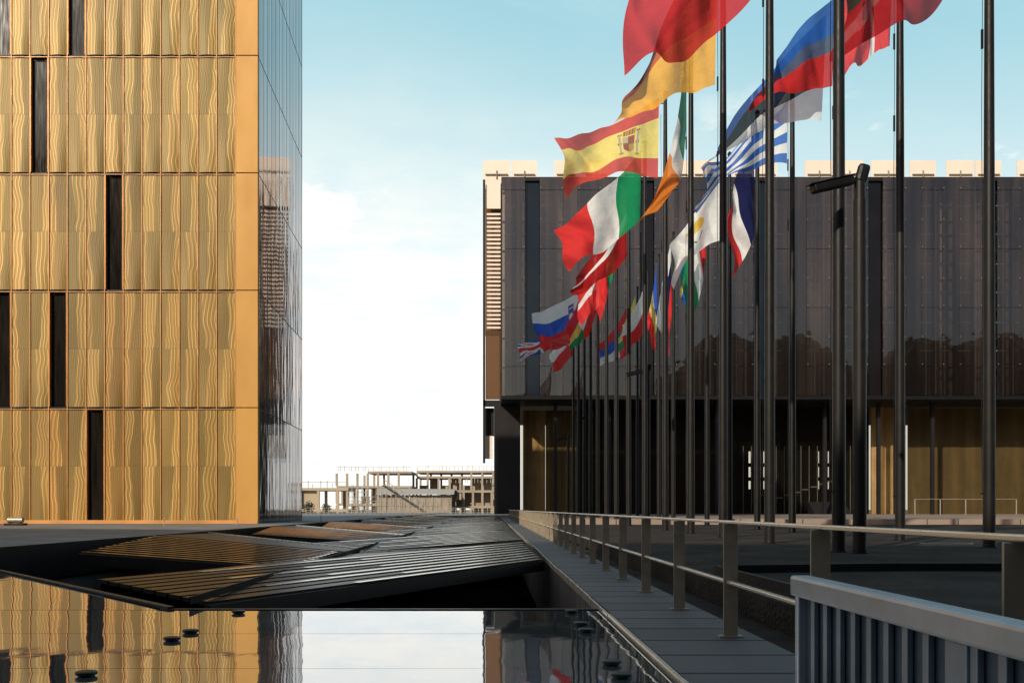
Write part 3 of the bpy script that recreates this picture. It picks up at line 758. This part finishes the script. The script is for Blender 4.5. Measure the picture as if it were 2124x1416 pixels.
# ---------------------------------------------------------------- flags
RED=(.80,.05,.05);WHT=(.92,.92,.90);BLU=(.04,.13,.62);GRN=(.015,.30,.12);YEL=(.96,.77,.20);ORG=(.70,.22,.035);BLK=(.02,.02,.022);NAVY=(.015,.02,.09);DRED=(.36,.016,.018);SKYB=(.06,.18,.60)
def hb(*c): return lambda u,v: c[min(len(c)-1,int(v*len(c)))]
def vb(*c): return lambda u,v: c[min(len(c)-1,int(u*len(c)))]
SR=(.68,.09,.07)
def spain(u,v):
    du=(u-.31)*1.25; dv=(v-.5)*.84
    if abs(du)<.075 and -.10<dv<.14-abs(du)*.6:
        if abs(du)<.006 or abs(dv-.01)<.006: return (.3,.18,.03)
        if (du<0)==(dv<.01): return (.40,.10,.06)
        return (.62,.5,.35) if dv<.01 else (.6,.35,.08)
    if abs(du)<.075 and -.19<dv<-.11: return (.42,.12,.07) if int((du+.2)*60)%2 else (.6,.38,.08)
    if .10<abs(du)<.125 and -.14<dv<.14: return (.50,.45,.35)
    if .09<abs(du)<.14 and abs(dv)<.02 : return (.42,.12,.07)
    if .085<abs(du)<.14 and (.14<dv<.17 or -.17<dv<-.14): return (.5,.30,.06)
    return SR if v<.25 or v>.75 else YEL
def czech(u,v):
    if u<.5*(1-abs(2*v-1)): return BLU
    return WHT if v<.5 else (.62,.04,.045)
def greece(u,v):
    if u<.37 and v<5/9:
        return WHT if abs(u-.185)<.037 or abs(v-5/18)<1/18 else SKYB
    return SKYB if int(v*9)%2==0 else WHT
def nordic(u,v): return WHT if abs(u-.39)<.06 or abs(v-.5)<.08 else RED
def slovenia(u,v):
    du=(u-.22)*2; dv=v-.33
    if abs(du)<.11 and -.16<dv<.17-abs(du)*.6:
        if abs(du)>.09: return RED
        if dv>.0+abs(abs(du)-.03)*1.2: return WHT
        return YEL if (abs(dv+.09)<.015) else BLU
    return (WHT,BLU,RED)[min(2,int(v*3))]
def cyprus(u,v):
    du=(u-.5)*1.5; dv=v-.42
    a=du*.9-dv*.45; c=du*.45+dv*.9
    if (a/.24)**2+(c/.10)**2<1 or (0.1<a<.34 and abs(c)<.03): return (.85,.6,.10)
    if .2<dv<.30 and abs(abs(du)-(.30-dv)*1.2-.03)<.025: return (.05,.25,.05)
    return WHT
def uk(u,v):
    X=(u-.5)*2; Y=(v-.5)
    if abs(X)<.12 or abs(Y)<.12: return RED
    if abs(X)<.22 or abs(Y)<.22: return WHT
    d=abs(abs(X)*.5-abs(Y))
    if d<.035: return RED
    if d<.12: return WHT
    return (.05,.12,.48)
def german(u,v):
    return (.06,.02,.015) if v<.22 else (.62,.14,.04) if v<.52 else (.92,.50,.08)
def portugal(u,v):
    du=(u-.4)*1.5; dv=v-.5; r=math.hypot(du,dv)
    if abs(du)<.06 and abs(dv)<.08: return WHT if (int((dv+1)*30)%2) else RED
    if r<.15: return YEL
    return GRN if u<.4 else RED
M_flag,t,p=base_mat('flag_cloth',(.5,.5,.5),.8)
at=t.new('ShaderNodeAttribute'); at.attribute_name='flag_color'
P,x,y,z=t.pos()
wv=t.noise(P,3.,3)
col=t.mix(1.,at.outputs['Color'],t.mix(wv,(.84,.84,.84),(1.08,1.08,1.08)),'MULTIPLY')
df=t.new('ShaderNodeBsdfDiffuse'); tl=t.new('ShaderNodeBsdfTranslucent'); tp=t.new('ShaderNodeBsdfTransparent')
for q in (df,tl): t.l.new(col,q.inputs[0])
t.l.new(t.mix(.4,col,(1,1,1)),tp.inputs[0])
m1=t.new('ShaderNodeMixShader'); m1.inputs[0].default_value=.38; t.l.new(df.outputs[0],m1.inputs[1]); t.l.new(tl.outputs[0],m1.inputs[2])
m2=t.new('ShaderNodeMixShader'); m2.inputs[0].default_value=.16; t.l.new(m1.outputs[0],m2.inputs[1]); t.l.new(tp.outputs[0],m2.inputs[2])
bn=t.bump(t.noise(P,2.2,4,.6),.5,.12); t.l.new(bn,df.inputs['Normal']); t.l.new(bn,tl.inputs['Normal'])
t.l.new(m2.outputs[0],M_flag.node_tree.nodes['Material Output'].inputs[0])
def flag(label,X,Y,pts,fn,res=(96,72),amp=.35,fr=1.3,ph=0.,lean=0.,yo=0.):
    HT,HB,MT,MB_,FT,FB=pts
    nu,nv=res; vs=[];fs=[];cols=[]
    rnd=random.Random(int(Y*10)+int(ph*7))
    p1,p2=rnd.uniform(0,6),rnd.uniform(0,6)
    for j in range(nv+1):
        v=j/nv
        for i in range(nu+1):
            u=i/nu; h=2*(u-.5)*(u-1); m=-4*u*(u-1); f=2*u*(u-.5)
            tx=HT[0]*h+MT[0]*m+FT[0]*f; tz=HT[1]*h+MT[1]*m+FT[1]*f
            bx=HB[0]*h+MB_[0]*m+FB[0]*f; bz=HB[1]*h+MB_[1]*m+FB[1]*f
            x=tx*(1-v)+bx*v; z=tz*(1-v)+bz*v
            e=u**.7
            y=amp*e*math.sin(2*math.pi*(fr*u-.35*v)+ph)+amp*.45*e*math.sin(2*math.pi*(2.3*u+.8*v)+p1)+amp*.22*e*math.sin(2*math.pi*(4.7*u+1.6*v)+p2)+lean*u+amp*.14*math.sin(2*math.pi*(1.2*v+6*u)+p1)*u
            x+=.12*e*math.sin(2*math.pi*(1.1*v+.8*u)+p2)*amp/.35
            z+=.11*e*math.sin(2*math.pi*(1.9*u+.5*v)+p1+1)*amp/.35
            vs.append((X+x,Y-.05+yo+y,z))
    for j in range(nv):
        for i in range(nu):
            a=j*(nu+1)+i; fs.append((a,a+nu+1,a+nu+2,a+1)); c=fn((i+.5)/nu,(j+.5)/nv); cols+=[c[0],c[1],c[2],1.]*4
    me=bpy.data.meshes.new('flag'); o=(X+HB[0],Y,HB[1])
    me.from_pydata([(a[0]-o[0],a[1]-o[1],a[2]-o[2]) for a in vs],[],fs); me.update()
    ca=me.color_attributes.new('flag_color','FLOAT_COLOR','CORNER'); ca.data.foreach_set('color',cols)
    me.polygons.foreach_set('use_smooth',[True]*len(me.polygons)); me.materials.append(M_flag)
    ob=bpy.data.objects.new('flag',me); C.objects.link(ob); ob.location=o
    ob['label']=label; ob['category']='flag'; ob['group']='national flags flying on poles'
    return ob
L=8.1; R=13.0; sm=(48,36)
flag('large white and red flag with blue hoist triangle, billowing',L,28.1,[(-.2,20.1),(-.3,16.2),(-2.0,18.4),(-2.2,14.3),(-3.5,17.9),(-4.35,13.8)],czech,amp=.5,ph=.5)
flag('black, red and gold striped flag with drooping fly end',L,33.75,[(-.2,20.6),(-.3,15.8),(-1.6,19.0),(-1.8,15.35),(-3.0,15.9),(-3.9,14.4)],german,amp=.4,ph=2)
flag('green, white and orange flag hanging limply from pole',L,39.2,[(-.2,20),(-.2,16.8),(-.75,16.1),(-.42,14.7),(-2.1,12.6),(-1.2,13.3)],vb((.01,.13,.05),(.01,.13,.05),(.70,.70,.68),ORG,ORG),amp=.3,ph=1)
flag('red and yellow flag with coat of arms, fully spread',L,45,[(-.3,20.15),(-.35,16.4),(-2.5,18.95),(-2.6,16.55),(-5.1,18.1),(-4.55,15.6)],spain,(144,96),amp=.38,ph=3.5)
flag('green, white and red vertical tricolour flag flying',L,51,[(-.2,20.0),(-.25,16.3),(-2.2,17.8),(-2.0,14.8),(-4.75,15.7),(-4.0,13.7)],vb(GRN,WHT,RED),amp=.4,ph=.2)
flag('dark red flag with white centre stripe, drooping',L,57,[(-.2,20),(-.1,15.9),(-1.4,17),(-1.5,14.5),(-3.2,14.6),(-3.4,13.6)],hb(DRED,DRED,DRED,WHT,DRED,DRED,DRED,DRED),sm,amp=.35,ph=2)
flag('green and red flag with round yellow emblem',L,62.6,[(-.2,20),(-.15,16.3),(-.9,17.4),(-.6,14.8),(-1.7,15.0),(-1.1,13.2)],portugal,sm,amp=.25,ph=2)
flag('red flag with white cross hanging half open',L,68,[(-.2,20),(-.1,16),(-1.0,18.4),(-.8,15.0),(-2.2,16.6),(-1.8,14.0)],nordic,sm,amp=.3,ph=1)
flag('red and white striped flag hanging against pole',L,73.6,[(-.2,20),(-.1,16),(-.9,17.6),(-.6,14.6),(-1.6,15.6),(-1.1,13.8)],hb(RED,WHT,RED),sm,amp=.3,ph=4)
flag('yellow, green and red striped flag hanging down',L,79,[(-.2,20),(-.1,16),(-1.2,17.6),(-.9,14.6),(-2.0,15.8),(-1.6,14.0)],hb(RED,RED,YEL,GRN),sm,amp=.3,ph=5)
flag('white, blue and red flag with small crest',L,84.3,[(-.1,20.2),(-.3,15.9),(-2.5,18.8),(-2.3,15.0),(-4.7,18.0),(-3.9,15.1)],slovenia,(96,72),amp=.3,ph=4.4)
flag('blue flag with red and white crosses',L,90,[(-.1,20),(-.1,16.3),(-3.,17.4),(-3,15.8),(-5.5,16.5),(-5.6,14.6)],uk,sm,amp=.45,ph=.5,fr=2.1)
flag('white and red flag hanging far down row',L,95.5,[(-.1,20),(-.1,16.3),(-1.4,17.6),(-1.0,15.2),(-2.4,16.4),(-2.0,14.4)],hb(WHT,RED),sm,amp=.3,ph=3)
flag('white, green and dark red flag with curling hem',R,25.2,[(-.2,20.1),(-.25,16.6),(-1.8,17.5),(-1.65,13.9),(-3.75,15.0),(-3.8,13.1)],hb(WHT,(.012,.06,.04),(.36,.02,.025),(.36,.02,.025)),amp=.45,ph=1.2)
flag('red flag with white cross, sunlit folds',R,30.7,[(-.2,20.1),(-.35,15.7),(-1.0,18.6),(-1.1,15.3),(-1.85,17.2),(-1.9,14.5)],nordic,amp=.35,ph=.4)
flag('blue, dark grey and red striped flag',R,36.2,[(-.25,20.0),(-.3,16.75),(-1.5,18.9),(-1.7,16.5),(-2.4,17.4),(-3.3,16.1)],hb((.03,.13,.45),(.03,.13,.45),(.10,.13,.19),(.60,.035,.035),(.60,.035,.035)),amp=.3,ph=2.2,yo=-.2)
flag('blue, black and white striped flag, drooping fly',R,36.2,[(-.2,19.9),(-.4,15.8),(-2.7,17.3),(-2.3,15.6),(-4.1,15.2),(-4.9,13.9)],hb(SKYB,BLK,WHT),amp=.3,ph=1,yo=.7)
flag('blue and white striped flag with cross canton',R,41.7,[(-.2,20),(-.25,15.9),(-2.2,17.0),(-2.3,15.5),(-3.9,15.5),(-4.1,13.8)],greece,amp=.5,ph=.8,fr=1.8)
flag('navy, white and red vertical tricolour hanging down',R,47.2,[(-.2,20),(-.15,15.7),(-1.0,17.4),(-.3,14.3),(-1.5,15.4),(-1.2,12.2)],vb(NAVY,NAVY,NAVY,WHT,RED),amp=.3,ph=3)
flag('white flag with golden island emblem and olive leaves',R,52.7,[(-.2,20),(-.3,15.7),(-1.7,17.5),(-1.9,14.9),(-3.25,15.2),(-2.9,13.2)],cyprus,amp=.35,ph=1.6)
flag('red, white and green flag hanging limply',R,58.2,[(-.2,20),(-.1,16.2),(-.9,17.4),(-.4,14.2),(-1.6,14.8),(-1.0,11.8)],vb(RED,WHT,GRN),sm,amp=.25,ph=2)
flag('yellow and blue flag wrapped around its pole',R,63.7,[(-.2,20),(-.1,16.2),(-.4,17.6),(-.15,15.2),(-.6,16.2),(-.3,14.4)],hb(BLU,YEL,BLU),sm,amp=.2,ph=1)
flag('white, blue and red flag hanging straight down',R,69,[(-.2,20),(-.1,16.2),(-.8,17.2),(-.2,14.2),(-1.2,14.2),(-.3,11.9)],hb(WHT,NAVY,RED),sm,amp=.2,ph=5)
flag('blue, yellow and red vertical tricolour hanging',R,75,[(-.2,20),(-.1,16.2),(-.6,17.2),(-.2,14.6),(-1.0,15.4),(-.3,13.2)],vb(BLU,YEL,RED),sm,amp=.2,ph=0)
flag('white and red flag drooping from far pole',R,80.3,[(-.2,20),(-.1,16.2),(-1.1,17.6),(-.8,15.0),(-2.2,16.2),(-1.9,14.4)],hb(WHT,RED),sm,amp=.25,ph=2)
flag('yellow, green and red flag drooping from far pole',R,86,[(-.2,20),(-.1,16.2),(-1.1,17.6),(-.8,15.0),(-1.9,16.0),(-1.6,14.2)],hb(YEL,GRN,RED),sm,amp=.25,ph=4)
flag('red, blue and white striped flag drooping from far pole',R,91.5,[(-.2,20),(-.1,16.2),(-1.6,17.8),(-1.2,15.2),(-3.0,16.6),(-2.6,14.6)],hb(RED,BLU,WHT),sm,amp=.25,ph=1)
